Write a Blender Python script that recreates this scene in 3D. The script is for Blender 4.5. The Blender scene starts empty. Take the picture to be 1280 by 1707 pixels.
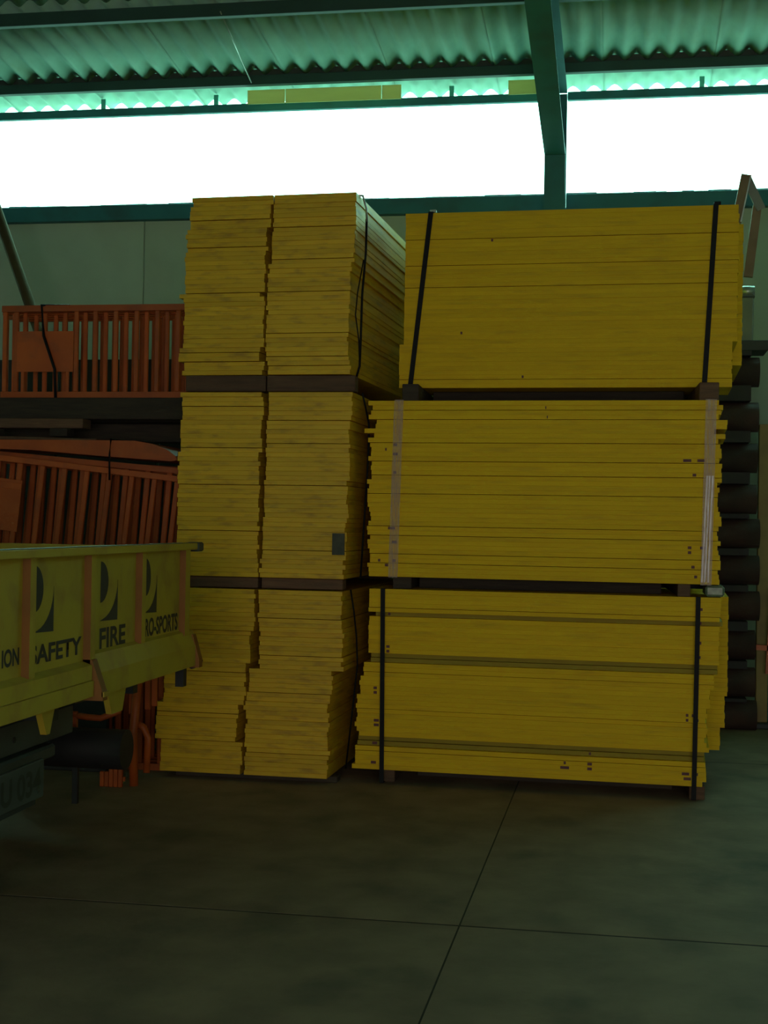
import bpy, bmesh, math, random
from mathutils import Matrix, Vector
R = math.radians
random.seed(7)
S = bpy.context.scene
COL = S.collection

# ---------------------------------------------------------------- camera
cam_d = bpy.data.cameras.new('camera'); cam = bpy.data.objects.new('camera', cam_d); COL.objects.link(cam)
phi, pit, rol = R(9.87), R(.43), R(.95)
Fw = Vector((-math.sin(phi)*math.cos(pit), math.cos(phi)*math.cos(pit), math.sin(pit)))
R0 = Vector((math.cos(phi), math.sin(phi), 0)); U0 = R0.cross(Fw)
Rt = R0*math.cos(rol)+U0*math.sin(rol); Up = U0*math.cos(rol)-R0*math.sin(rol)
M = Matrix((Rt, Up, -Fw)).transposed().to_4x4(); M.translation = (0, 0, 1.52)
cam.matrix_world = M
cam_d.sensor_fit = 'HORIZONTAL'; cam_d.sensor_width = 36; cam_d.lens = 36*2300/1280
cam_d.clip_start = .05; cam_d.clip_end = 300
S.camera = cam

# ---------------------------------------------------------------- sky and lights
w = bpy.data.worlds.new('sky'); S.world = w; w.use_nodes = True
bg = w.node_tree.nodes['Background']
bg.inputs[0].default_value = (.40, 1, .80, 1); bg.inputs[1].default_value = 9.5
def area(name, loc, rot, sx, sy, power, col):
    l = bpy.data.lights.new(name, 'AREA'); l.shape = 'RECTANGLE'; l.size = sx; l.size_y = sy
    l.energy = power; l.color = col
    o = bpy.data.objects.new(name, l); COL.objects.link(o); o.location = loc; o.rotation_euler = rot
    return o
area('fill_light', (1.0, -6.6, 1.6), (R(90), 0, 0), 6.5, 3, 255, (1, .92, .80))  # added fill light inside the closed door, brightens the stack fronts
S.view_settings.view_transform = 'Standard'; S.view_settings.look = 'None'
S.view_settings.exposure = 0; S.view_settings.gamma = 1; S.view_settings.use_curve_mapping = False

# ---------------------------------------------------------------- materials
def mat(name, c1, c2=None, rough=.6, scale=4, metal=0, stretch=(1,1,1), bump=.0, bscale=60, vary=0, dirt=None, dirt_amt=.5, dscale=3, dstretch=(1,1,1), spec=.5):
    m = bpy.data.materials.new(name); m.use_nodes = True
    nt = m.node_tree; N = nt.nodes; L = nt.links; b = N['Principled BSDF']
    b.inputs['Roughness'].default_value = rough; b.inputs['Metallic'].default_value = metal
    b.inputs['Specular IOR Level'].default_value = spec
    tc = N.new('ShaderNodeTexCoord')
    oi = N.new('ShaderNodeObjectInfo')
    def noise(sc, st, det=4, off=True):
        mp = N.new('ShaderNodeMapping'); mp.inputs['Scale'].default_value = st
        L.new(tc.outputs['Object'], mp.inputs['Vector'])
        n = N.new('ShaderNodeTexNoise'); n.noise_dimensions = '4D'; n.inputs['Scale'].default_value = sc; n.inputs['Detail'].default_value = det
        L.new(mp.outputs[0], n.inputs['Vector'])
        if off:
            mu = N.new('ShaderNodeMath'); mu.operation = 'MULTIPLY'; mu.inputs[1].default_value = 37.3
            L.new(oi.outputs['Random'], mu.inputs[0]); L.new(mu.outputs[0], n.inputs['W'])
        return n
    def mix(fac, a, bb):
        x = N.new('ShaderNodeMix'); x.data_type = 'RGBA'
        L.new(fac, x.inputs[0])
        for i, v in ((6, a), (7, bb)):
            if isinstance(v, tuple): x.inputs[i].default_value = (*v, 1)
            else: L.new(v, x.inputs[i])
        return x.outputs[2]
    def ramp(src, lo, hi):
        r_ = N.new('ShaderNodeMapRange'); r_.inputs[1].default_value = lo; r_.inputs[2].default_value = hi
        L.new(src, r_.inputs[0]); return r_.outputs[0]
    c2 = c2 or tuple(x*.8 for x in c1)
    out = mix(ramp(noise(scale, stretch).outputs['Fac'], .35, .65), c1, c2)
    if dirt:
        f = ramp(noise(dscale, dstretch, 6).outputs['Fac'], .52, .75)
        mu = N.new('ShaderNodeMath'); mu.operation = 'MULTIPLY'; mu.inputs[1].default_value = dirt_amt
        L.new(f, mu.inputs[0]); out = mix(mu.outputs[0], out, dirt)
    if vary:
        h = N.new('ShaderNodeHueSaturation'); L.new(out, h.inputs['Color'])
        L.new(ramp(oi.outputs['Random'], 0, 1), h.inputs['Value'])
        mr = h.inputs['Value'].links[0].from_node; mr.inputs[3].default_value = 1-vary; mr.inputs[4].default_value = 1+vary*.5
        out = h.outputs[0]
    L.new(out, b.inputs['Base Color'])
    if bump:
        bp = N.new('ShaderNodeBump'); bp.inputs['Strength'].default_value = bump; bp.inputs['Distance'].default_value = .01
        L.new(noise(bscale, stretch, 3).outputs['Fac'], bp.inputs['Height']); L.new(bp.outputs[0], b.inputs['Normal'])
    return m
YEL = mat('yellow_panel_paint', (.81,.52,.014), (.76,.48,.014), .7, 2.5, stretch=(1,1,6), vary=.05, dirt=(.34,.18,.03), dirt_amt=.35, dscale=5, dstretch=(.8,.8,5), bump=.15, spec=.2)
YELB = mat('yellow_end_paint', (.76,.46,.016), (.68,.415,.014), .5, 4, stretch=(1,1,6), vary=.12, dirt=(.24,.12,.03), dirt_amt=.6, dscale=8, dstretch=(1,.6,3), bump=.1, spec=.4)
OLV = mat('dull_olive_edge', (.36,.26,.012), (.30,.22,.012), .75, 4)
ORG = mat('orange_steel_paint', (.50,.10,.012), (.40,.075,.010), .5, 5, vary=.2, dirt=(.16,.05,.02), dirt_amt=.5, dscale=9, bump=.1)
WOOD = mat('brown_timber', (.16,.085,.045), (.10,.055,.032), .8, 6, stretch=(1,1,9), vary=.3, bump=.3)
DWOOD = mat('dark_timber', (.055,.040,.026), (.035,.026,.02), .85, 6, stretch=(1,6,9), vary=.3, bump=.3)
BLK = mat('black_strap', (.005,.006,.009), (.003,.004,.006), .6, 20, spec=.2)
STEEL = mat('dark_green_steel', (.04,.18,.20), (.035,.145,.165), .6, 3, dirt=(.06,.06,.04), dirt_amt=.4, spec=.3)
PURL = mat('dark_purlin_steel', (.035,.08,.07), (.03,.065,.055), .55, 3, spec=.3)
ROOF = mat('fibre_cement_sheet', (.34,.56,.47), (.25,.42,.34), .85, 2.2, vary=.08, dirt=(.24,.30,.2), dirt_amt=.6, dscale=3, dstretch=(2,.5,1), bump=.1)
WALL = mat('pale_wall_panel', (.46,.54,.42), (.41,.49,.38), .85, 1.3, vary=.05, dirt=(.3,.3,.22), dirt_amt=.3, dscale=2, bump=.1)
CONC = mat('floor_concrete', (.32,.235,.16), (.215,.16,.11), .75, 3.5, bump=.25, bscale=30, dirt=(.12,.105,.078), dirt_amt=.9, dscale=2.6, dstretch=(1,.8,1), spec=.25)
JOINT = mat('floor_joint', (.035,.03,.022), (.02,.018,.014), .9, 5)
TEAL = mat('teal_bracket_paint', (.10,.55,.45), (.08,.45,.38), .5, 5)
GRND = mat('outside_ground', (.33,.33,.30), (.28,.28,.26), .9, 2)
TRK = mat('truck_yellow_paint', (.50,.36,.03), (.43,.31,.03), .5, 3, dirt=(.30,.14,.04), dirt_amt=.6, dscale=6, bump=.1)
TRKR = mat('truck_rib_brown', (.26,.095,.010), (.20,.08,.010), .65, 6)  # orange-brown for the braces and all rib faces but the outer
CHAS = mat('chassis_dark', (.022,.030,.030), (.014,.018,.018), .6, 4)
CHAS2 = mat('chassis_grey', (.05,.06,.055), (.035,.045,.04), .6, 4)
RUB = mat('dark_rubber', (.02,.018,.02), (.012,.012,.014), .7, 8)
INK = mat('black_lettering', (.022,.024,.03), (.016,.018,.022), .6, 20)
INK2 = mat('faded_lettering', (.016,.018,.016), None, .6, 20)
STAMP = mat('purple_stamp_ink', (.16,.05,.04), (.10,.035,.05), .7, 30)
TAGM = mat('dark_paper_label', (.07,.075,.05), (.035,.04,.03), .7, 18)
PIPE = mat('rusty_dark_pipe', (.075,.035,.026), (.045,.025,.02), .7, 5, vary=.25, bump=.2, dirt=(.02,.02,.02))
GALV = mat('galvanised_steel', (.45,.48,.45), (.3,.33,.3), .35, 9, metal=.6)
GREY = mat('grey_green_post', (.20,.22,.18), (.14,.16,.13), .6, 5)
POST = mat('old_yellow_post', (.28,.22,.05), (.20,.16,.04), .6, 6, dirt=(.25,.09,.03))
PRY = mat('weathered_frame_paint', (.22,.15,.07), (.16,.11,.05), .6, 8)
FILL = mat('pale_filler_board', (.85,.80,.42), (.75,.72,.38), .7, 5, stretch=(.5,1,4))
def clear(name, col, alpha, rough):
    m = bpy.data.materials.new(name); m.use_nodes = True; nt = m.node_tree; b = nt.nodes['Principled BSDF']
    b.inputs['Base Color'].default_value = (*col, 1); b.inputs['Roughness'].default_value = rough
    n = nt.nodes.new('ShaderNodeTexNoise'); n.inputs['Scale'].default_value = 25
    mp = nt.nodes.new('ShaderNodeMapping'); mp.inputs['Scale'].default_value = (6, 1, .35)
    tc = nt.nodes.new('ShaderNodeTexCoord'); nt.links.new(tc.outputs['Object'], mp.inputs[0]); nt.links.new(mp.outputs[0], n.inputs['Vector'])
    r = nt.nodes.new('ShaderNodeMapRange'); r.inputs[1].default_value = .35; r.inputs[2].default_value = .7
    r.inputs[3].default_value = alpha*.5; r.inputs[4].default_value = min(1, alpha*1.7)
    nt.links.new(n.outputs['Fac'], r.inputs[0]); nt.links.new(r.outputs[0], b.inputs['Alpha'])
    return m
for _m, _f in ((FILL, .45),):
    nt = _m.node_tree; out = [n for n in nt.nodes if n.type == 'OUTPUT_MATERIAL'][0]; b = nt.nodes['Principled BSDF']
    tl = nt.nodes.new('ShaderNodeBsdfTranslucent'); tl.inputs[0].default_value = (.62,.55,.25,1); mx = nt.nodes.new('ShaderNodeMixShader'); mx.inputs[0].default_value = _f
    nt.links.new(b.outputs[0], mx.inputs[1]); nt.links.new(tl.outputs[0], mx.inputs[2]); nt.links.new(mx.outputs[0], out.inputs[0])
FILM = clear('clear_plastic_band', (.55,.42,.38), .22, .35)
FILM2 = clear('shiny_plastic_band', (.8,.68,.7), .5, .25)

# ---------------------------------------------------------------- helpers
def tag(o, label=None, cat=None, group=None, kind=None):
    if label: o['label'] = label
    if cat: o['category'] = cat
    if group: o['group'] = group
    if kind: o['kind'] = kind
    return o
def empty(name, loc=(0,0,0), rot=(0,0,0)):
    o = bpy.data.objects.new(name, None); COL.objects.link(o); o.location = loc; o.rotation_euler = rot
    o.empty_display_size = .1
    return o
def link(name, me, m=None, parent=None, loc=(0,0,0), rot=(0,0,0)):
    if m is not None and not me.materials: me.materials.append(m)
    o = bpy.data.objects.new(name, me); COL.objects.link(o)
    if parent: o.parent = parent
    o.location = loc; o.rotation_euler = rot
    return o
def copy_tree(o, parent=None):
    c = o.copy(); COL.objects.link(c)
    if parent: c.parent = parent
    for ch in list(o.children): copy_tree(ch, c)
    return c
class MB:
    def __init__(s): s.bm = bmesh.new()
    def box(s, a, b, ch=0, mi=0):
        cs = [(x,y,z) for x in (a[0],b[0]) for y in (a[1],b[1]) for z in (a[2],b[2])]
        v = [s.bm.verts.new(c) for c in cs]
        fs = [s.bm.faces.new([v[i] for i in f]) for f in ((0,1,3,2),(4,6,7,5),(0,4,5,1),(2,3,7,6),(0,2,6,4),(1,5,7,3))]
        for f in fs: f.material_index = mi
        if ch:
            es = list({e for f in fs for e in f.edges})
            bmesh.ops.bevel(s.bm, geom=es, offset=ch, segments=1, affect='EDGES')
        return s
    def beam(s, p, q, w, h, up=(0,0,1)):          # rectangular bar from p to q
        p, q = Vector(p), Vector(q); d = (q-p).normalized(); up = Vector(up)
        sd = d.cross(up)
        if sd.length < 1e-4: sd = d.cross(Vector((1,0,0)))
        sd.normalize(); u = sd.cross(d).normalized()
        v = [s.bm.verts.new(e + sd*(w/2*i) + u*(h/2*j)) for e in (p,q) for i,j in ((-1,-1),(1,-1),(1,1),(-1,1))]
        for f in ((3,2,1,0),(4,5,6,7),(0,1,5,4),(1,2,6,5),(2,3,7,6),(3,0,4,7)): s.bm.faces.new([v[i] for i in f])
        return s
    def tube(s, pts, r, n=10, caps=True):
        pts = [Vector(p) for p in pts]; rings = []
        for i, p in enumerate(pts):
            d = (pts[min(i+1,len(pts)-1)]-pts[max(i-1,0)]).normalized()
            a = d.cross(Vector((.13,.21,.97)) if abs(d.z) < .95 else Vector((0,1,0))).normalized(); b = d.cross(a)
            rings.append([s.bm.verts.new(p+a*(r*math.cos(2*math.pi*k/n))+b*(r*math.sin(2*math.pi*k/n))) for k in range(n)])
        for A, B in zip(rings, rings[1:]):
            for k in range(n):
                f = s.bm.faces.new((A[k],A[(k+1)%n],B[(k+1)%n],B[k])); f.smooth = True
        if caps: s.bm.faces.new(rings[0][::-1]); s.bm.faces.new(rings[-1])
        return s
    def prism(s, poly, axis, a, b):               # polygon in the two other axes, pushed from a to b along axis
        def P(p, t):
            l = [p[0], p[1]]; l.insert(axis, t); return l
        A = [s.bm.verts.new(P(p,a)) for p in poly]; B = [s.bm.verts.new(P(p,b)) for p in poly]
        s.bm.faces.new(A); s.bm.faces.new(B[::-1]); n = len(poly)
        for k in range(n): s.bm.faces.new((A[k],B[k],B[(k+1)%n],A[(k+1)%n]))
        return s
    def mesh(s, name='m'):
        bmesh.ops.recalc_face_normals(s.bm, faces=s.bm.faces)
        me = bpy.data.meshes.new(name); s.bm.to_mesh(me); s.bm.free(); return me
    def build(s, name, m, parent=None, loc=(0,0,0), rot=(0,0,0)):
        me = s.mesh(name)
        for x in (m if isinstance(m, (list,tuple)) else [m]): me.materials.append(x)
        return link(name, me, None, parent, loc, rot)

# ================================================================ SETTING
XL, XR, YB, YF = -8.0, 6.5, 11.7, -7.0
# floor: slabs with recessed joints
fl = empty('floor'); tag(fl, kind='structure')
bed = MB().box((XL,YF,-.25),(XR,YB,-.001)).build('joint_bed', JOINT, fl)
xs = [-8.0,-4.59,-.59,3.41,6.5]; ys = [-7,-2.8,1.2,5.205,9.2,11.7]
for i in range(4):
    for j in range(5):
        MB().box((xs[i]+.0035,ys[j]+.009,-.00095),(xs[i+1]-.0035,ys[j+1]-.009,0)).build('slab', CONC, fl)
gr = MB().box((-60,YB+.3,-.3),(60,90,-.1)).build('ground', GRND); tag(gr, kind='structure')
# back wall of precast panels, opening above
wb = empty('wall_back'); tag(wb, kind='structure')
xj = [-8.0,-6.62,-4.241,-1.86,.52,2.9,5.28,6.5]
for a, b in zip(xj, xj[1:]):
    MB().box((a+.003,YB,0),(b-.003,YB+.14,4.2),.006).build('panel', WALL, wb)
for nm, a, b in (('wall_left',(XL-.15,YF,0),(XL,YB+.1,7)),('wall_right',(XR,YF,0),(XR+.15,YB+.1,7))):
    tag(MB().box(a,b).build(nm, WALL), kind='structure')
wf = MB()
wf.box((XL,YF-.15,0),(-2.5,YF,4.4)); wf.box((4.5,YF-.15,0),(XR,YF,4.4)); wf.box((XL,YF-.15,4.4),(XR,YF,5.4))
tag(wf.build('wall_front', WALL), kind='structure')
tag(MB().box((-2.6,YF-.25,0),(4.6,YF-.17,4.45)).build('door_1', GREY), kind='structure')
# window band: sill girt, top rail and posts
for n, (a, b) in enumerate(((-8.0,-.69),(-.52,6.5)), 1):
    wn = empty('window_%d' % n, (0,11.62,4.16)); tag(wn, kind='structure')
    MB().box((a,0,0),(b,.09,.135),.004).build('sill_girt', STEEL, wn)
    MB().box((a,0,.925),(b,.05,.995),.004).build('top_rail', STEEL, wn)
    for x in [-5.66+1.04*k for k in range(-2,12)]:
        if a+.15 < x < b-.1: MB().box((x-.02,.012,.995),(x+.02,.03,1.085)).build('rail_bracket', TEAL, wn)
    # ragged sealant lip on the sill
    lip = MB(); x = a
    while x < b:
        l = random.uniform(.08,.35); h = random.uniform(.004,.014); lip.box((x,.02,.135),(min(x+l,b),.06,.135+h)); x += l
    lip.build('sealant_lip', STEEL, wn)

# roof: corrugated sheets on purlins, slope .10, ridge at Y = 1
SL = .10; RIDGE = 1.0
def rz(y): return 5.285 + SL*(11.3-y) if y >= RIDGE else 5.285+SL*(11.3-2*RIDGE+y)
ce = empty('ceiling'); tag(ce, kind='structure')
PW = .177; AMP = .056
def sheet(y0, y1, waves, seg=8, th=.007):
    vs, fs = [], []; n = waves*seg
    for (y, z) in ((0,0),(y1-y0, rz(y1)-rz(y0))):
        for t in (0, th):
            for k in range(n+1):
                vs.append((k*PW/seg, y, z + AMP*.5*(1-math.cos(2*math.pi*k/seg)) + t))
    r = n+1
    for k in range(n):
        fs += [(k,k+1,2*r+k+1,2*r+k),(r+k,3*r+k,3*r+k+1,r+k+1),(k,r+k,r+k+1,k+1),(2*r+k,2*r+k+1,3*r+k+1,3*r+k)]
    fs += [(0,2*r,3*r,r),(n,r+n,3*r+n,2*r+n)]
    me = bpy.data.meshes.new('sheet'); me.from_pydata(vs, [], fs); me.update(); me.materials.append(ROOF)
    for p in me.polygons: p.use_smooth = len(p.vertices) == 4 and p.area > .01
    return me
rows = [(11.885,9.92),(10.06,8.64),(8.78,7.36),(7.5,6.08),(6.22,RIDGE),(RIDGE,YF-.3)]
for ri, (ya, yb) in enumerate(rows):
    ya, yb = max(ya,yb), min(ya,yb)
    wv = 5 if ri < 4 else 17
    me = sheet(yb, ya, wv); wd = wv*PW
    k = 0; x = -8.17 + (.0885 if ri > 0 and False else 0)
    while x < 6.5:
        link('roof_sheet', me, None, ce, (x, yb, rz(yb)+.005*(ri%2)+.003*(k%2))); x += wd-.002; k += 1
# purlins
py = [11.3, 10.02, 8.74, 7.46, 6.18, 4.9, 3.6, 2.3, 1.1, 0.0, -1.3, -2.6, -3.9, -5.2, -6.5]
pn = 1
for y in py:
    o = MB().box((XL,y-.03,rz(y)-(.082 if pn == 1 else .10)),(XR,y+.03,rz(y)-.001),.004).build('trim_%d' % pn, PURL); tag(o, kind='structure'); pn += 1
o = MB().box((XL,11.29,rz(11.3)-.002),(XR,11.296,rz(11.3)+.052)).build('trim_%d' % pn, CHAS2); tag(o, kind='structure'); pn += 1
# filler boards under the eave
for a, b, c in ((-3.235,-2.905,0),(-2.90,-2.07,0),(-2.065,-1.90,0),(-1.0,-.70,.0)):
    o = MB().box((a,11.42,5.085),(b,11.428,5.205),.001).build('trim_%d' % pn, FILL); tag(o, kind='structure'); pn += 1
# small bright bolt, tie wire under the sheets
# portal frames: column, haunched rafter
def frame(cx, name):
    fr = empty(name, (cx,0,0)); tag(fr, kind='structure')
    hw = .085
    MB().box((-hw,11.38,0),(hw,11.395,4.62)).build('column_flange', STEEL, fr)
    MB().box((-hw,11.60,0),(hw,11.615,5.13)).build('column_flange', STEEL, fr)
    MB().box((-.006,11.395,0),(.006,11.60,5.13)).build('column_web', STEEL, fr)
    # haunch: the lower flange climbs away from the column, then follows the roof
    prof = [(11.395,4.56),(8.7,4.97),(RIDGE,5.93)]
    for (y0,z0),(y1,z1) in zip(prof,prof[1:]):
        MB().prism([(y0,z0),(y0,z0+.014),(y1,z1+.014),(y1,z1)],0,-hw,hw).build('lower_flange', STEEL, fr)
    tz = lambda y: rz(y)-.106
    MB().prism([(11.6,tz(11.6)),(11.6,tz(11.6)-.014),(RIDGE,tz(RIDGE)-.014),(RIDGE,tz(RIDGE))],0,-hw,hw).build('upper_flange', STEEL, fr)
    MB().prism([(11.6,tz(11.6)-.014),(11.6,4.5),(11.395,4.574),(8.7,4.984),(RIDGE,5.944),(RIDGE,tz(RIDGE)-.014)],0,-.006,.006).build('rafter_web', STEEL, fr)
    MB().prism([(RIDGE,tz(RIDGE)),(RIDGE,5.93),(YF,tz(YF)-.35),(YF,tz(YF))],0,-.05,.05).build('front_rafter', STEEL, fr)
for k, cx in enumerate((-.605,-6.0,4.8)):
    frame(cx, 'trim_%d' % (pn+k))
pn += 3
# tie wire running down one valley of the roof
cb = MB().tube([(-3.04,9.95,rz(9.95)-.09),(-3.155,11.25,5.215)],.006,6).build('tie_wire', GALV)
tag(cb, 'pale thin wire running down under the corrugated roof above the left opening', 'wire')

# ================================================================ YELLOW PANELS
TH = .0270
def panel_mesh(w, L, h=.0269, c=.0014):
    me = MB().box((0,0,0),(w,L,h),c).mesh('formwork_panel'); return me
END = [panel_mesh(.5-.004*k, 2.0) for k in range(3)]
SIDE = [panel_mesh(l, .5, .02695, .0007) for l in (2.0,1.998,2.003)]
for me in END: me.materials.append(YELB)
for me in SIDE: me.materials.append(YEL)
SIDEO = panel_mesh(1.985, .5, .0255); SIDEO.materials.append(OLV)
THE = panel_mesh(.498, 2.0, .0236, .0008); THE.materials.append(YELB)
THS = panel_mesh(2.0, .5, .0242, .0006); THS.materials.append(YEL)
gp = lambda m, *ks: {k: (m, .004, 0) for k in ks}     # slightly thin panels that leave an open seam above them
def zone(z, zs):
    for zt, x in zs:
        if z < zt: return x
    return zs[-1][1]
reg = {}
ORD = 'first second third fourth fifth sixth seventh eighth ninth tenth eleventh twelfth thirteenth fourteenth fifteenth sixteenth seventeenth eighteenth nineteenth twentieth twenty-first'.split()
def column(key, meshes, n, z0, zs, yf, th, lab, group, jx=.004, jy=.004, shifts=None, special=None, pitch=TH, out=.08, left=None):
    lst = []; drift = 0
    c, s = math.cos(R(th)), math.sin(R(th))
    for i in range(n):
        z = z0 + i*pitch
        x = zone(z, zs) + random.uniform(-jx, jx)
        dy = random.uniform(-jy, jy)
        if random.random() < out: x += random.choice((-1,1))*random.uniform(.006,.014)
        if random.random() < out*1.2: dy += random.uniform(.004,.010)
        a = th + random.uniform(-.12,.12)
        me = random.choice(meshes)
        if special and i in special:
            dy += special[i][1]; x += special[i][2]
            if special[i][0]: me = special[i][0]
        if shifts: dy += zone(z, shifts)
        if left: x = max(x, reg[left][i].location.x + .503)
        o = link('formwork_panel', me, None, None, (x, yf+dy, z), (0,0,R(a)))
        k = n-1-i
        where = 'topmost' if k == 0 else 'bottommost' if i == 0 else (ORD[k]+' from top' if k <= i else ORD[i]+' from bottom')
        tag(o, where + ', ' + lab, 'panel', group)
        lst.append(o)
    reg[key] = lst
    return lst
# left stack, two columns end-on, three bundles
column('L1', END, 40, .037, [(.2,-2.672),(.42,-2.702),(.66,-2.655),(.85,-2.632),(9,-2.607)], 7.80, -1,
       'yellow panel in left column of bottom left bundle', 'panels in the bottom left bundle, left column', special=gp(THE,6,12,21,30))
column('R1', END, 40, .037, [(.50,-2.156),(.64,-2.135),(.9,-2.078),(9,-2.086)], 7.79, -1,
       'yellow panel in right column of bottom left bundle', 'panels in the bottom left bundle, right column', left='L1', special=gp(THE,4,17,25,33))
column('L2', END, 40, 1.188, [(1.5,-2.598),(1.9,-2.598),(2.1,-2.587),(9,-2.578)], 7.815, -.8,
       'yellow panel in left column of middle left bundle', 'panels in the middle left bundle, left column', special=gp(THE,9,19,27,36))
column('R2', END, 40, 1.188, [(1.215,-2.10),(1.5,-2.073),(1.75,-2.070),(2.1,-2.062),(9,-2.052)], 7.805, -.8,
       'yellow panel in right column of middle left bundle', 'panels in the middle left bundle, right column', left='L2', special=gp(THE,5,19,28,33))
column('L3', END, 39, 2.372, [(2.45,-2.585),(2.51,-2.615),(2.82,-2.590),(2.84,-2.618),(3.1,-2.586),(3.22,-2.578),(3.36,-2.562),(9,-2.548)], 7.85, -2.5,
       'yellow panel in left column of top left bundle', 'panels in the top left bundle, left column', special=gp(THE,2,4,17,27,33))
column('R3', END, 39, 2.372, [(2.45,-2.066),(2.82,-2.080),(2.95,-2.076),(3.0,-2.062),(3.2,-2.055),(3.36,-2.046),(9,-2.040)], 7.825, -2.5,
       'yellow panel in right column of top left bundle', 'panels in the top left bundle, right column', left='L3', special=gp(THE,1,3,8,17,24,31))
# right stack, long edges to the front
O = SIDEO
column('S1', SIDE, 39, .078, [(.17,-1.532),(.5,-1.527),(.6,-1.508),(.69,-1.492),(9,-1.466)], 7.965, -2.0,
       'long yellow panel in bottom right bundle', 'panels in the bottom right bundle', jx=.004, jy=.0018, out=.02,
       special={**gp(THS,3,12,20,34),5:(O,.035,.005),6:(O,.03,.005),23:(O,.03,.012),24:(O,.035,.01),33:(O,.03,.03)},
       shifts=[(.24,-.02),(.70,0),(.97,.01),(9,-.015)])
column('S2', SIDE, 38, 1.203, [(9,-1.477)], 7.965, -2.0,
       'long yellow panel in middle right bundle', 'panels in the middle right bundle', jx=.014,
       special={**gp(THS,2,4,8,10,17,21,24,28,35),33:(THS,0,.03),32:(None,0,.025),31:(None,0,-.03),30:(None,0,.02)}, pitch=.0271)
column('S3', SIDE, 40, 2.352, [(2.60,-1.385),(9,-1.358)], 8.42, -1.5,
       'long yellow panel in top right bundle', 'panels in the top right bundle', jx=.002, jy=.0014, out=.0, special=gp(THS,1,22,27,33))
# rear rows of the right stack
rear = MB()
def rear_rows(n, z0, x, y, th, drop=()):
    for k in range(n):
        c, s = math.cos(R(th)), math.sin(R(th)); z = z0+k*TH; xx = x(z)+random.uniform(-.003,.003)
        for d in (0, .515):
            e = Matrix.Translation((xx - s*d, y + c*d, z)) @ Matrix.Rotation(R(th),4,'Z')
            st = len(rear.bm.verts); rear.box((0,0,0),(2.0,.5,.0262)); rear.bm.verts.ensure_lookup_table()
            for v in rear.bm.verts[st:]: v.co = e @ v.co
rear_rows(34, .19, lambda z: -1.475+(.06 if z < .3 else .085 if z < .5 else .10), 8.56, -2)
rear_rows(38, 1.203, lambda z: -1.50, 8.56, -2)
rear_rows(33, 2.545, lambda z: -1.285, 8.98, -1.5)
ro = rear.build('formwork_panel', YEL)
tag(ro, 'rear rows of yellow panels showing past the right end of the right stack', 'panel', None, 'stuff')

def on_panel(key, z):                       # the panel of a column at height z
    return min(reg[key], key=lambda o: abs(o.location.z + .013 - z))
# printed stamps on panel edges, each a thin print on its panel
def stamp(key, X, z, w, h=.016):
    p = on_panel(key, z); x = X - p.location.x
    MB().box((x-w/2,-.0008,.0134-h/2),(x+w/2,.0005,.0134+h/2)).build('stamp_print', STAMP, p)
for X, z, w in ((-1.325,1.985,.022),(-1.322,1.925,.028),(-1.38,1.945,.010),(-1.325,1.80,.018),(-1.34,1.485,.040),(-1.322,1.41,.030),
                (-1.41,1.29,.014),(-1.365,1.262,.020),(-1.322,1.295,.020),(.345,1.883,.045),(.42,1.883,.04),(.385,1.815,.02),
                (.365,1.40,.02),(.365,1.373,.018),(.44,1.40,.035),(.385,1.31,.018),(.40,1.24,.016),(-.45,2.19,.006),(-.44,2.14,.006)):
    stamp('S2', X, z, w)
for X, z, w in ((-1.35,.99,.014),(-1.35,.80,.02),(-1.35,.76,.018),(-1.42,.56,.02),(-1.42,.52,.02),(-1.41,.37,.03),(-1.41,.34,.03),(-1.42,.215,.03),(-1.42,.11,.03),
                (-.31,.14,.05),(-.31,.165,.012),(-.17,.165,.026),(-.17,.14,.026),(-.17,.22,.012),(.36,.14,.04),(.42,.14,.016),(.37,.115,.04),(.41,.085,.012),
                (.40,.46,.02),(.365,.46,.014),(.365,.43,.014),(.42,.43,.016),(.43,.98,.016),(.43,1.06,.02),(.43,.87,.014),(.43,.80,.01)):
    stamp('S1', X, z, w)
for X, z in ((-.62,2.42),(-1.0,2.68),(-.82,3.26)):
    stamp('S3', X, z, .012)
# dark label on the left stack
tg = MB().box((-1.652,7.772,1.328),(-1.580,7.776,1.452)).build('paper_label', TAGM)
tag(tg, 'dark rectangular paper label stuck on the lower middle left yellow bundle', 'label')

# ---------------------------------------------------------------- bearers under and between bundles
def bearer(a, b, label, group=None, m=WOOD, rot=0):
    c = ((a[0]+b[0])/2, (a[1]+b[1])/2, a[2]); h = [(b[i]-a[i])/2 for i in range(2)]
    o = MB().box((-h[0],-h[1],0),(h[0],h[1],b[2]-a[2]),.004).build('timber_bearer', m, None, c, (0,0,R(rot)))
    tag(o, label, 'timber', group); return o
bearer((-2.565,7.83,2.2755),(-2.078,7.93,2.3685), 'brown timber between middle and top left bundles, left half')
bearer((-2.070,7.83,2.2755),(-1.545,7.93,2.3685), 'brown timber between middle and top left bundles, right half')
bearer((-2.565,9.5,2.2755),(-1.545,9.6,2.3685), 'rear timber between middle and top left bundles')
bearer((-2.55,7.83,1.1235),(-2.105,7.93,1.1845), 'brown timber between bottom and middle left bundles, left half')
bearer((-2.085,7.84,1.1235),(-1.60,7.94,1.1845), 'dark brown timber between bottom and middle left bundles, right half')
bearer((-2.55,9.5,1.1235),(-1.60,9.6,1.1845), 'rear timber between bottom and middle left bundles')
bearer((-2.60,7.87,0),(-1.62,7.97,.036), 'dark timber on the floor under the front of the left stack', m=DWOOD)
bearer((-2.60,9.5,0),(-1.62,9.6,.036), 'dark timber on the floor under the rear of the left stack', m=DWOOD)
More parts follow.
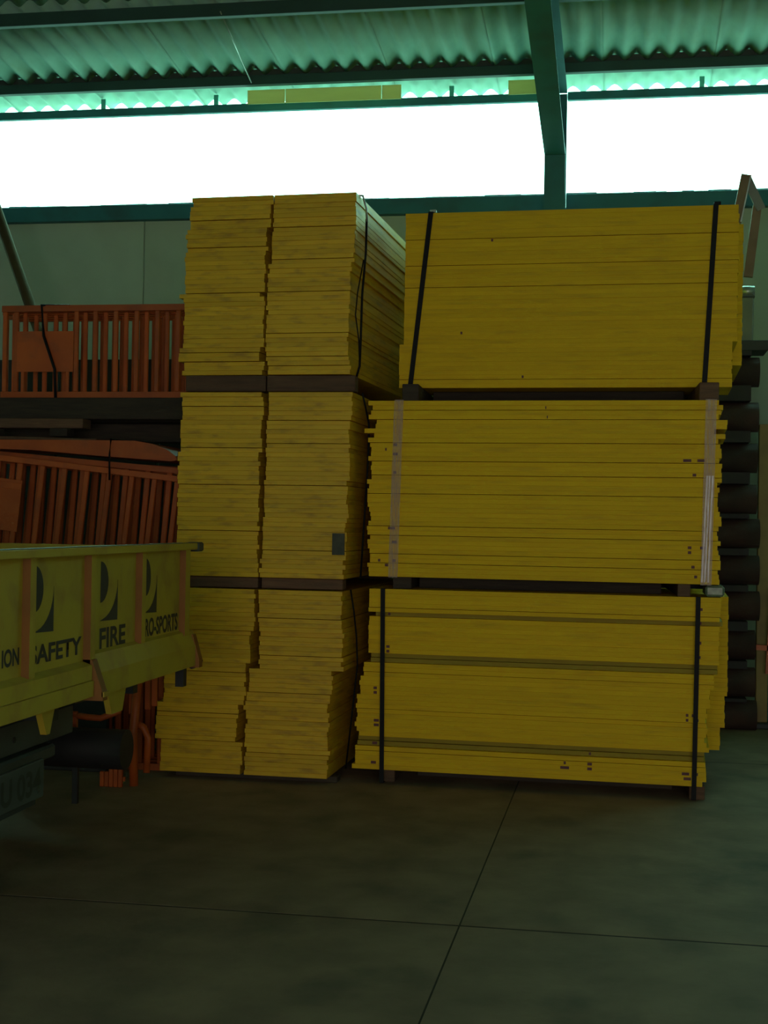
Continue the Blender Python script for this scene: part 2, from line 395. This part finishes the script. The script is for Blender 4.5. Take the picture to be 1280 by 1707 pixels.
for (x, nm) in ((-1.365,'left'),(.40,'right')):
    bearer((x-.045,7.98 if x<0 else 7.90,0),(x+.04,9.45,.077), 'brown timber on the floor under %s end of right stack' % nm, rot=2)
bearer((-1.36,8.02,1.1315),(-1.25,9.45,1.202), 'dark timber between bottom and middle right bundles, left end', m=DWOOD, rot=2)
bearer((.275,7.90,1.1315),(.345,9.45,1.202), 'reddish timber block between bottom and middle right bundles, right end', rot=2)
bearer((-1.34,8.14,2.2335),(-1.24,9.4,2.3495), 'dark timber between middle and top right bundles, left end', m=DWOOD, rot=2)
bearer((.39,8.06,2.2335),(.50,9.35,2.3495), 'brown timber block between middle and top right bundles, right end', rot=2)
bearer((-1.2,8.62,2.2335),(.35,8.72,2.3495), 'dark crosswise timber between middle and top right bundles', m=DWOOD, rot=-2)
bearer((-1.2,8.15,1.1315),(.22,8.25,1.202), 'dark crosswise timber between bottom and middle right bundles', m=DWOOD, rot=-2)
bearer((-1.2,8.2,0),(.3,8.3,.077), 'dark crosswise timber on the floor under right stack', m=DWOOD, rot=-2)
bearer((-1.25,8.66,.0),(-1.13,9.4,.188), 'left tall timber on the floor under the rear panel rows', m=DWOOD)
bearer((.13,8.60,.0),(.25,9.4,.188), 'right tall timber on the floor under the rear panel rows', m=DWOOD)
bearer((-1.05,9.42,2.232),(.45,9.52,2.543), 'tall crosswise timber under the rear rows of the top right bundle', m=DWOOD)

# ---------------------------------------------------------------- straps
def strap(pts, w, label, m=BLK, name='strap', t=.003):
    """loop of thin band in a vertical plane; pts are (x,y,z) of the band's centre line"""
    b = MB()
    for p, q in zip(pts, pts[1:]):
        p, q = Vector(p), Vector(q); d = (q-p).normalized()
        up = Vector((0,-1,0)) if abs(d.z) > .5 else Vector((0,0,1))
        b.beam(p - d*.0015, q + d*.0015, w, t, up)
    o = b.build(name, m); tag(o, label, 'strap'); return o
def front(key_y, th, x, x0): return key_y + (x-x0)*math.sin(R(th))
# top right bundle: two slanting black straps
for (xt, xb, nm) in ((-1.20,-1.313,'left'),(.509,.456,'right')):
    y1 = front(8.42,-1.5,xt,-1.36)-.010; y0 = front(8.42,-1.5,xb,-1.36)-.010
    strap([(xt+.02,8.95,3.4375),(xt,y1,3.4375),(xb,y0,2.353)], .030, 'slanting black strap around %s end of top right yellow bundle' % nm)
    MB().box((-.02,-.012,-.006),(.02,.02,.012),.003).build('strap_buckle', BLK if xt>0 else GALV, bpy.data.objects[-1] if False else COL.objects[-1], (xt+.01,y1+.03,3.4445))
for (xt, xb, nm) in ((-1.379,-1.368,'left'),(.414,.405,'right')):
    y1 = front(7.965,-2,xt,-1.5)-.030; y0 = front(7.965,-2,xb,-1.5)-.032
    strap([(xt,y1+.04,1.132),(xt,y1,1.132),(xb,y0,.006),(xb,y0+.04,.006)], .026, 'upright black strap around %s end of bottom right yellow bundle' % nm)
for (xt, xb, nm, m, w_) in ((-1.305,-1.325,'left',FILM,.055),(.470,.455,'right',FILM,.060)):
    y1 = front(7.965,-2,xt,-1.5)-.010
    strap([(xt,y1+.3,2.2365),(xt,y1,2.2365),(xb,y1,1.200)], w_, 'clear plastic band around %s end of middle right yellow bundle' % nm, m, 'plastic_band', .0015)
y1 = front(7.965,-2,.47,-1.5)-.014
sb = MB()
for k, dx in enumerate((-.018,-.004,.012)):
    sb.beam((.471+dx,y1,1.81),(.452+dx*1.1,y1,1.215),.0105,.0015,(0,-1,0))
o = sb.build('plastic_band', FILM2); tag(o, 'shiny gathered plastic band over lower right of middle right yellow bundle', 'strap')
# slack straps on the right flank of the left stack
sd = lambda z, y: (-1.515, y, z)
st = MB().tube([(-1.60,7.90,3.432),(-1.535,7.92,3.430),(-1.517,7.945,3.36),(-1.513,7.955,3.28)],.007,6).build('strap', GALV)
tag(st, 'pale shiny strap hanging over top right corner of left stack', 'strap')
st = MB().tube([(-1.516,7.955,3.30),(-1.516,7.945,3.1),(-1.53,7.925,2.85),(-1.53,7.905,2.6),(-1.532,7.895,2.43),(-1.55,7.90,2.368)],.007,6).build('strap', BLK)
tag(st, 'thin dark strap down the side of the top left yellow bundle', 'strap')
st = MB().tube([(-1.52,7.90,3.05),(-1.545,7.86,2.85),(-1.55,7.835,2.72),(-1.535,7.87,2.58),(-1.532,7.89,2.45)],.004,6).build('strap', BLK)
tag(st, 'slack dark cord bowed beside the top left yellow bundle', 'cord')
st = MB().tube([(-1.52,7.93,2.275),(-1.51,7.98,2.2),(-1.50,8.05,2.1),(-1.505,8.07,1.9),(-1.52,8.05,1.5),(-1.53,8.02,1.19)],.006,6).build('strap', BLK)
tag(st, 'thin dark strap down the side of the middle left yellow bundle', 'strap')
st = MB().tube([(-1.56,7.88,1.125),(-1.545,7.91,1.0),(-1.535,7.95,.85),(-1.53,7.97,.68),(-1.56,7.99,.40),(-1.60,8.02,.06)],.005,6).build('strap', BLK)
tag(st, 'thin dark strap down the side of the bottom left yellow bundle', 'strap')
# plastic wrap bit in the gap at right
o = MB().box((.455,7.93,1.134),(.56,8.2,1.196),.012).build('plastic_wrap', mat('pale_wrap',(.22,.30,.2),(.1,.14,.1),.35,30)); tag(o, 'crumpled pale green wrap stuffed under right end of middle right bundle', 'wrap')

# ================================================================ ORANGE BARRIERS
def barrier(name, W, H, xs_bars, plate=None, bar_w=.030, rail=.040, curve=None, low=None):
    """upright frame, origin at its lower left corner, in the XZ plane"""
    t = empty(name)
    def r(nm, p, q, w=rail):
        return MB().beam(p, q, .030, w, (0,0,1)).build(nm, ORG, t)
    r('top_rail', (0,0,H-rail/2), (W,0,H-rail/2)); r('bottom_rail', (0,0,rail/2), (W,0,rail/2))
    if low: r('middle_rail', (0,0,low), (W,0,low), .022)
    me = MB().box((-bar_w/2,-.011,rail),(bar_w/2,.011,H-rail),.004).mesh('bar'); me.materials.append(ORG)
    for x in xs_bars: link('bar', me, None, t, (x,0,0))
    if plate:
        x0,x1,z0,z1 = plate
        MB().box((x0,-.016,z0),(x1,-.012,z1),.001).build('plate', ORG, t)
        MB().box((x0+.03,-.012,rail),(x0+.05,.0,z0)).build('plate_leg', ORG, t); MB().box((x1-.05,-.012,rail),(x1-.03,.0,z0)).build('plate_leg', ORG, t)
    return t
def put(b, loc, tilt=0, yaw=0, label='', group=None):
    b.location = loc; b.rotation_euler = (0, R(tilt), R(yaw)); tag(b, label, 'barrier', group); return b
# upper pile, seven frames one behind another
W, H = 1.27, .605
x0 = -4.045
b0 = barrier('barrier', W, H, [.02,.10,.515,.645,.785,.925,1.065,1.205], (.11,.50,.17,.435))
put(b0, (x0,8.50,2.296), 0, 0, 'front orange railing frame with a solid plate, on the upper left pile')
bb = barrier('barrier', W, H, [.02,.095,.235,.375,.515,.655,.795,.935,1.075,1.215], None, .028, .034)
offs = [(.024,.09,0),(-.08,.18,0),(-.055,.27,0),(-.165,.37,0),(-.145,.47,0)]
names = ['second','third','fourth','fifth','rearmost']
for k, (dx, dy, dz) in enumerate(offs):
    o = bb if k == 0 else copy_tree(bb)
    put(o, (x0+dx, 8.50+dy, 2.296), 0, random.uniform(-.6,.6), '%s orange railing frame from the front on the upper left pile' % names[k], 'orange frames on the upper left pile')
# extra solid boards among rear frames
# pale strap over the upper pile
st = MB().tube([(-3.62,8.60,2.914),(-3.765,8.476,2.90),(-3.745,8.47,2.70),(-3.66,8.46,2.48),(-3.65,8.46,2.28)],.010,8).build('strap', BLK)
tag(st, 'dark strap over the left of the upper orange frame pile', 'strap')
# supports between piles
def plank(nm, a, b, label, m=DWOOD, cat='timber', rot=(0,0,0)):
    c = [(a[i]+b[i])/2 for i in range(3)]; h = [(b[i]-a[i])/2 for i in range(3)]
    o = MB().box([-x for x in h], h, .004).build(nm, m, None, c, rot); return tag(o, label, cat)
plank('timber_beam', (-4.3,8.44,2.155),(-2.72,8.56,2.294), 'dark timber beam under the front of upper orange frame pile')
plank('timber_beam', (-4.3,8.64,2.155),(-2.72,9.03,2.294), 'dark timber beam under the rear of upper orange frame pile')
plank('plank', (-4.3,8.36,2.09),(-3.42,8.50,2.152), 'short olive brown plank below the upper timber beam, left side', WOOD)
plank('plank', (-4.3,8.80,2.03),(-2.75,8.98,2.15), 'dark plank behind, under the upper orange pile')
plank('plank', (-4.3,8.30,2.008),(-3.30,8.48,2.03), 'thin brown board sloping on the middle orange pile', WOOD, rot=(0,R(1.2),0))
for k, x in enumerate((-4.1,-3.62)):
    plank('timber_block', (x,8.3,2.035),(x+.12,8.42,2.086), ['left','right'][k]+' dark block between planks above the middle orange pile')
# dark sheets added in place of the shade behind the piles
for k, x in enumerate((-4.9,-4.12,-3.34)):
    plank('dark_filler_plate', (x,9.6,.0),(x+(.76 if k<2 else .60),9.66,2.68), ['left','middle','right'][k]+' dark upright plate, stand-in for shade behind the orange barrier piles', CHAS, 'plate')
# middle pile
b1 = barrier('barrier', 1.50, .66, [.03,.37,.43+.085,.66,.805,.95,1.095,1.24,1.385,1.48], None, .032, .034)
MB().box((.0,-.018,.20),(.40,-.012,.52),.001).build('plate', ORG, b1)
MB().box((.0,-.024,.46),(.40,-.018,.50),.001).build('plate_lip', ORG, b1)
put(b1, (-4.11,8.02,1.265), 5.9, 0, 'front orange railing frame with plate, tilted down to right, behind the truck')
b2 = barrier('barrier', 1.48, .625, [.04,.18,.32,.46,.60,.74,.88,1.02,1.16,1.30,1.44], None, .034, .034)
for k, (dx, dy, dz, tl) in enumerate(((.02,.09,.055,4.6),(.07,.20,.02,3.6),(.0,.31,.02,5.4),(.05,.42,.03,3.0))):
    o = b2 if k == 0 else copy_tree(b2)
    put(o, (-4.11+dx,8.02+dy,1.262+dz), tl, 0, '%s tilted orange railing frame in the pile behind the truck' % ['second','third','fourth','rearmost'][k], 'tilted orange frames behind the truck')
poly = [(-4.2,1.945),(-4.2,1.992),(-3.2,1.992),(-2.93,1.990),(-2.82,1.972),(-2.73,1.940),(-2.672,1.900),(-2.66,1.875),(-2.70,1.868),(-3.1,1.893),(-3.6,1.93)]
o = MB().prism(poly,1,7.98,8.62).build('cover_sheet', ORG); tag(o, 'orange curved sheet with rounded right end lying over the middle pile', 'sheet')
st = MB().tube([(-3.08,8.3,2.0),(-3.08,7.975,1.998),(-3.085,7.968,1.90),(-3.09,7.99,1.75)],.006,6).build('strap', BLK); tag(st, 'thin dark strap over the curved orange sheet', 'strap')
# pallet under it and low pile
plank('timber_beam', (-4.3,7.95,1.12),(-2.72,8.10,1.235), 'dark timber under the tilted orange frames behind the truck')
plank('timber_beam', (-4.3,8.35,1.12),(-2.72,8.50,1.235), 'dark rear timber under the tilted orange frames')
b3 = barrier('barrier', 1.45, 1.08, [.03,.17,.31,.45,.59,.73,.87,1.01,1.15,1.29,1.42], None, .034, .040)
plank('shade_board', (-4.3,7.84,.0),(-3.02,7.88,1.08), 'dark upright board, stand-in for shade behind the truck chassis', CHAS, 'board')  # added dark sheet: stands for the shade below the truck, hides frames
for k in range(5):
    o = b3 if k == 0 else copy_tree(b3)
    put(o, (-4.16+.01*(k%2),8.0+.11*k,.03 if False else 0), 0, 0, '%s upright orange frame standing on the floor under the tilted pile' % ['front','second','third','fourth','rearmost'][k], 'upright orange frames on the floor')
# loose orange frame pieces by the truck
t = empty('orange_tube_frame', (-2.71,7.5,0)); tag(t, 'upright orange tube frame standing beside bottom left yellow bundle', 'barrier')
MB().tube([(-.012,0,0),(-.022,0,.3),(.005,0,.62)],.026,10).build('post', ORG, t)
MB().tube([(.055,.02,.075),(.058,.02,.27),(.035,.02,.33),(.0,.02,.35)],.020,10).build('curved_brace', ORG, t)
for x, z0 in ((.045,.43),(.085,.45),(-.05,.40)):
    MB().beam((x,.05,z0),(x-.005,.05,.9),.028,.02,(0,1,0)).build('bar', ORG, t)
MB().beam((-.2,.05,.80),(.10,.05,.88),.03,.03).build('cross_rail', ORG, t)
t = empty('bent_bracket', (-2.875,6.93,0)); tag(t, 'orange U-shaped bracket showing below the truck bed', 'bracket')
MB().box((.0,-.015,.372),(.04,.015,.492),.004).build('upright', ORG, t)
MB().tube([(.02,0,.472),(.10,.0,.464),(.17,0,.462),(.23,.01,.485),(.27,.02,.505)],.017,8).build('upper_arm', ORG, t)
MB().box((.0,-.015,.362),(.17,.015,.388),.004).build('lower_arm', ORG, t)
MB().box((.17,-.015,.364),(.28,.015,.386),.004).build('sleeve', mat('teal_sleeve',(.05,.12,.10)), t)
MB().box((.01,.016,.0),(.04,.04,.40)).build('post', CHAS, t)
o = empty('slatted_foot', (-2.90,7.44,0)); tag(o, 'low orange slatted metal foot on the floor behind the truck', 'bracket')
for k in range(5):
    MB().box((.0+.027*k,-.012,.0),(.024+.027*k,.012,.085+.028*k*(k>1)),.003).build('slat', ORG, o)
MB().box((.0,.013,.03),(.14,.03,.055)).build('rail', ORG, o)

# ================================================================ TRUCK
tr = empty('tipper_truck', (-2.09,5,0)); tag(tr, 'yellow tipper truck bed with ribbed lettered side and dark chassis', 'truck')
def T(nm, b, m, par=None): return b.build(nm, m, par or tr, (2.09*0,0,0))
Y0, Y1 = 3.3-5, 6.50-5
RB1, RB2, RB3, RB4 = 4.613, 5.18, 5.763, 6.375
sidep = MB().box((-.03,Y0,.93),(0,Y1,1.385),.002).build('side_board', TRK, tr)
MB().box((-.05,Y0,1.372),(.045,Y1,1.405),.004).build('top_rail', TRK, tr)
MB().box((.02,Y0,1.3985),(.04,Y1,1.4075)).build('worn_rail_edge', CHAS2, tr)
# lower box rail: near length is deeper, far length slopes in
MB().prism([(0,.955),(.042,.940),(.042,.882),(0,.882)],1,Y0,5.148-5).build('upper_box_rail', TRK, tr)
MB().prism([(0,.882),(.05,.880),(.05,.818),(0,.818)],1,Y0,5.148-5).build('lower_box_rail', TRK, tr)
MB().prism([(0,.985),(.020,.975),(.05,.905),(.05,.81),(0,.81)],1,5.20-5,Y1).build('sloping_skirt', TRK, tr)
MB().box((-.06,Y0,.80),(0,Y1,.93)).build('bed_edge', TRK, tr)
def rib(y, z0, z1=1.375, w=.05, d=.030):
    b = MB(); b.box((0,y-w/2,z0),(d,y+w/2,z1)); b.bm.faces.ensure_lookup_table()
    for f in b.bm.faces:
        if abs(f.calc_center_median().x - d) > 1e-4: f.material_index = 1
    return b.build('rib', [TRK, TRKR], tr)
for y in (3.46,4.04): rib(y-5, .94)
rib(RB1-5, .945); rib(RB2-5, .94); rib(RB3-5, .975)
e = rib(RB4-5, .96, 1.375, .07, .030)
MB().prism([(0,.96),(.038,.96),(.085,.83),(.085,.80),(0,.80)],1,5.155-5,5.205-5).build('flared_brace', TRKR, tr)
MB().box((.080,5.155-5,.815),(.09,5.208-5,.835)).build('brace_edge', TRK, tr)
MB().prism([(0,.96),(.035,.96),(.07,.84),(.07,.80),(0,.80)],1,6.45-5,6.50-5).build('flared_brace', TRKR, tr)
MB().box((-.01,6.47-5,1.362),(.052,6.555-5,1.408),.008).build('corner_latch', CHAS2, tr)
MB().tube([(.02,6.55-5,1.385),(.02,6.60-5,1.385)],.012,8).build('latch_pin', RUB, tr)
MB().tube([(.03,6.46-5,.815),(.03,6.56-5,.825)],.025,8).build('hinge_pin', RUB, tr)
MB().box((-.02,6.36-5,.715),(.02,6.41-5,.82)).build('tail_hook', RUB, tr)
# bed and other sides
MB().box((-1.95,Y0,.86),(-.03,Y1,.90)).build('bed_floor', CHAS2, tr)
MB().box((-1.98,Y0,.82),(-1.95,Y1,1.40)).build('far_side_board', TRK, tr)
MB().box((-1.95,Y1-.03,.82),(-.03,Y1,1.385)).build('tailboard', TRK, tr)
MB().box((-1.95,Y0,.82),(-.03,Y0+.03,1.385)).build('headboard', TRK, tr)
for y0, y1, zt in ((4.775,4.905,.712),(5.435,5.66,.700)):
    MB().prism([(y0-5,.812),(y1-5,.812),(y1-5-.045,zt),(y0-5+.055,zt)],0,-.03,-.005).build('bracket_plate', TRK, tr)
# chassis
MB().box((-.28,Y0,.60),(-.22,5.60-5,.72),.004).build('chassis_rail', CHAS2, tr)
for y in (4.55,4.78,5.02,5.3): MB().tube([(-.2215,y-5,.655),(-.2165,y-5,.655)],.012,8).build('bolt_hole', RUB, tr)
MB().box((-1.6,Y0,.60),(-1.54,6.3-5,.80)).build('chassis_rail', CHAS, tr)
for y in (4.2,5.1,6.0): MB().box((-1.7,y-5,.72),(-.1,y-4.94,.86)).build('cross_member', CHAS, tr)
MB().box((-.32,Y0,.53),(-.21,5.4-5,.585),.01).build('lower_beam', CHAS2, tr)
MB().tube([(-1.0,6.8-5,.325),(-.42,6.8-5,.325)],.103,20).build('air_tank', RUB, tr)
pl = MB().box((-.03,4.28-5,.485),(-.012,4.83-5,.625),.003).build('number_board', CHAS2, tr)
MB().box((-.06,4.3-5,.46),(-.03,4.8-5,.60)).build('board_bracket', CHAS, tr)
for y in (3.62,):
    for x in (-.30,-1.70):
        wl = MB().tube([(x-.13,y-5,.42),(x+.13,y-5,.42)],.42,28).build('wheel', RUB, tr)
        MB().tube([(x-.135,y-5,.42),(x+.135,y-5,.42)],.2,20).build('hub', CHAS2, wl)
MB().box((-.90,6.77-5,.42),(-.87,6.83-5,.63)).build('tank_hanger', CHAS, tr); MB().box((-1.6,6.3-5,.62),(-.5,6.86-5,.68)).build('tail_beam', CHAS, tr)
for x in (-1.75,): MB().box((x-.05,4.9-5,0),(x+.05,5.0-5,.72)).build('rest_leg', CHAS, tr)

# lettering and emblems on the side board (flat print, 1 mm proud), running along +Y, facing +X
def text(word, y0, y1, z0, z1, m=INK, xo=.0012, par=None, name='lettering'):
    c = bpy.data.curves.new('t','FONT'); c.body = word; c.size = 1; c.extrude = 0; c.offset = .03
    o = bpy.data.objects.new('t', c); COL.objects.link(o)
    bpy.context.view_layer.update()
    me = bpy.data.meshes.new_from_object(o.evaluated_get(bpy.context.evaluated_depsgraph_get()))
    bpy.data.objects.remove(o); 
    xs_ = [v.co.x for v in me.vertices]; ys_ = [v.co.y for v in me.vertices]
    a, b, c0, d0 = min(xs_), max(xs_), min(ys_), max(ys_)
    for v in me.vertices:
        v.co = (xo, y0+(v.co.x-a)/(b-a)*(y1-y0)-5, z0+(v.co.y-c0)/(d0-c0)*(z1-z0))
    me.materials.clear(); me.materials.append(m)
    return link(name, me, None, par or tr)
text('ION', 4.43, 4.568, .997, 1.060)
text('SAFETY', 4.655, 5.135, .984, 1.055)
text('FIRE', 5.322, 5.618, .986, 1.070)
text('RO-SPORTS', 5.862, 6.315, .992, 1.074)
text('TSU 034', 4.32, 4.80, .505, .60, INK2, -.0108)
def emblem(y0, y1, nm='emblem'):
    """dark half disc beside a horned, concave triangle"""
    w_ = y1-y0
    b = MB()
    arc = [(y0, 1.342)]+[(y0+.44*w_*math.sin(math.pi*k/14), 1.258+.084*math.cos(math.pi*k/14)) for k in range(1,14)]+[(y0,1.174)]
    b.prism([(y-5,z) for y,z in arc], 0, .0004, .0014)
    tri = [(y1,1.262),(y1,1.094),(y0-.02*w_,1.100)]
    for k in range(1,9):
        t = k/9; tri.append((y0+w_*(.0+1.0*math.sin(t*math.pi/2)), 1.105+.157*(1-math.cos(t*math.pi/2))))
    b.prism([(y-5,z) for y,z in tri], 0, .0004, .0014)
    return b.build(nm, INK, tr)
emblem(4.690,4.860); emblem(5.327,5.519); emblem(5.862,6.012)

# ================================================================ RIGHT SIDE, BEHIND THE STACK
zc = [.12,.36,.64,.935,1.205,1.48,1.74,2.05,2.36,2.70]
pm = MB().tube([(0,0,0),(2.6,0,0)],.112,20).mesh('pipe'); pm.materials.append(PIPE)
ps = MB().tube([(0,0,0),(.004,0,0)],.085,20).mesh('bore'); ps.materials.append(RUB)
pos = ['bottom','second lowest','third lowest','fourth lowest','fifth lowest','fifth highest','fourth highest','third highest','second highest','topmost']
for k, z in enumerate(zc):
    xe = 1.0+random.uniform(-.02,.015)
    if k == 0: z = .112
    p = link('pipe', pm, None, None, (xe-2.6,10.75,z)); link('pipe_bore', ps, None, p, (2.5975,0,0))
    tag(p, '%s dark pipe in the stack behind the right yellow stack' % pos[k], 'pipe')
    zt = (zc[k+1] if k < 9 else z+.26)-.112
    b = z+.112
    if zt-b > .01:
        for x in (-.9,.62): 
            q = MB().box((x,10.6,b),(x+.3,10.9,zt)).build('timber_spacer', RUB); tag(q, 'dark spacer block above the %s pipe, %s end' % (pos[k], 'left' if x<0 else 'right'), 'timber')
plank('plank', (-1.4,10.6,2.848),(1.04,10.95,2.925), 'dark plank lying on top of the pipe stack', CHAS)
# dark plates filling behind pipes
for k, x in enumerate((-1.5,-.3)):
    plank('dark_filler_plate', (x,11.1,0),(x+1.18,11.14,2.8), ['left','right'][k]+' dark upright plate behind the pipe stack', CHAS, 'plate')
t = empty('galvanised_post', (.892,10.72,2.925)); tag(t, 'short grey metal post with bright cap beside the top right stack', 'post')
MB().box((-.045,-.04,0),(.045,.04,.36),.01).build('post_body', GREY, t)
MB().box((-.052,-.05,.33),(.052,.05,.345),.003).build('collar', CHAS2, t)
MB().tube([(-.052,0,.385),(.052,0,.385)],.042,14).build('cap', GALV, t)
# angled frame on top of the rear panels
t = empty('angle_frame', (.73,9.1,3.44)); tag(t, 'angled weathered metal frame leaning above right end of the top right stack', 'frame')
MB().beam((-.05,-.0,.035),(.008,.0,.345),.06,.055,(0,1,0)).build('left_leg', PRY, t)
MB().beam((.008,.0,.335),(.108,.03,.13),.055,.035,(0,1,0)).build('right_arm', GREY, t)
MB().beam((.085,.05,.16),(.035,.05,-.30),.055,.04,(0,1,0)).build('right_leg', PRY, t)
MB().beam((-.022,-.032,.04),(.036,-.032,.34),.008,.006,(0,1,0)).build('bright_edge', GALV, t)
# far right props
plank('steel_pipe_post', (1.10,11.0,0),(1.16,11.06,4.2), 'thin dark vertical post at the far right edge against the wall', STEEL, 'post')
plank('yellow_prop', (1.012,10.9,.04),(1.10,10.98,2.32), 'old yellow upright prop at right edge beyond the pipe stack', POST, 'post')
plank('prop_foot', (1.0,10.82,0),(1.2,11.0,.04), 'dark foot plate under the old yellow prop', CHAS, 'plate')
o = MB().beam((1.10,10.80,.42),(1.13,10.80,1.08),.06,.03,(0,1,0)).beam((1.0,10.80,.62),(1.5,10.80,.60),.03,.04).beam((1.13,10.80,.0),(1.13,10.80,.45),.03,.03,(0,1,0)).build('barrier', ORG); tag(o, 'sliver of an orange barrier at the right edge beside yellow prop', 'barrier')
# diagonal prop against the back wall at left
o = MB().tube([(-5.13,10.6,4.07),(-4.0,10.6,1.17)],.045,14).build('diagonal_prop', mat('brown_prop_paint', (.10,.07,.035), None, .8, 6, spec=.15)); tag(o, 'brown diagonal prop standing before the pale wall at upper left', 'prop')
plank('timber_stack', (-4.7,10.4,.0),(-3.8,10.8,1.13), 'dark timber pile supporting the diagonal prop behind the plates', DWOOD)
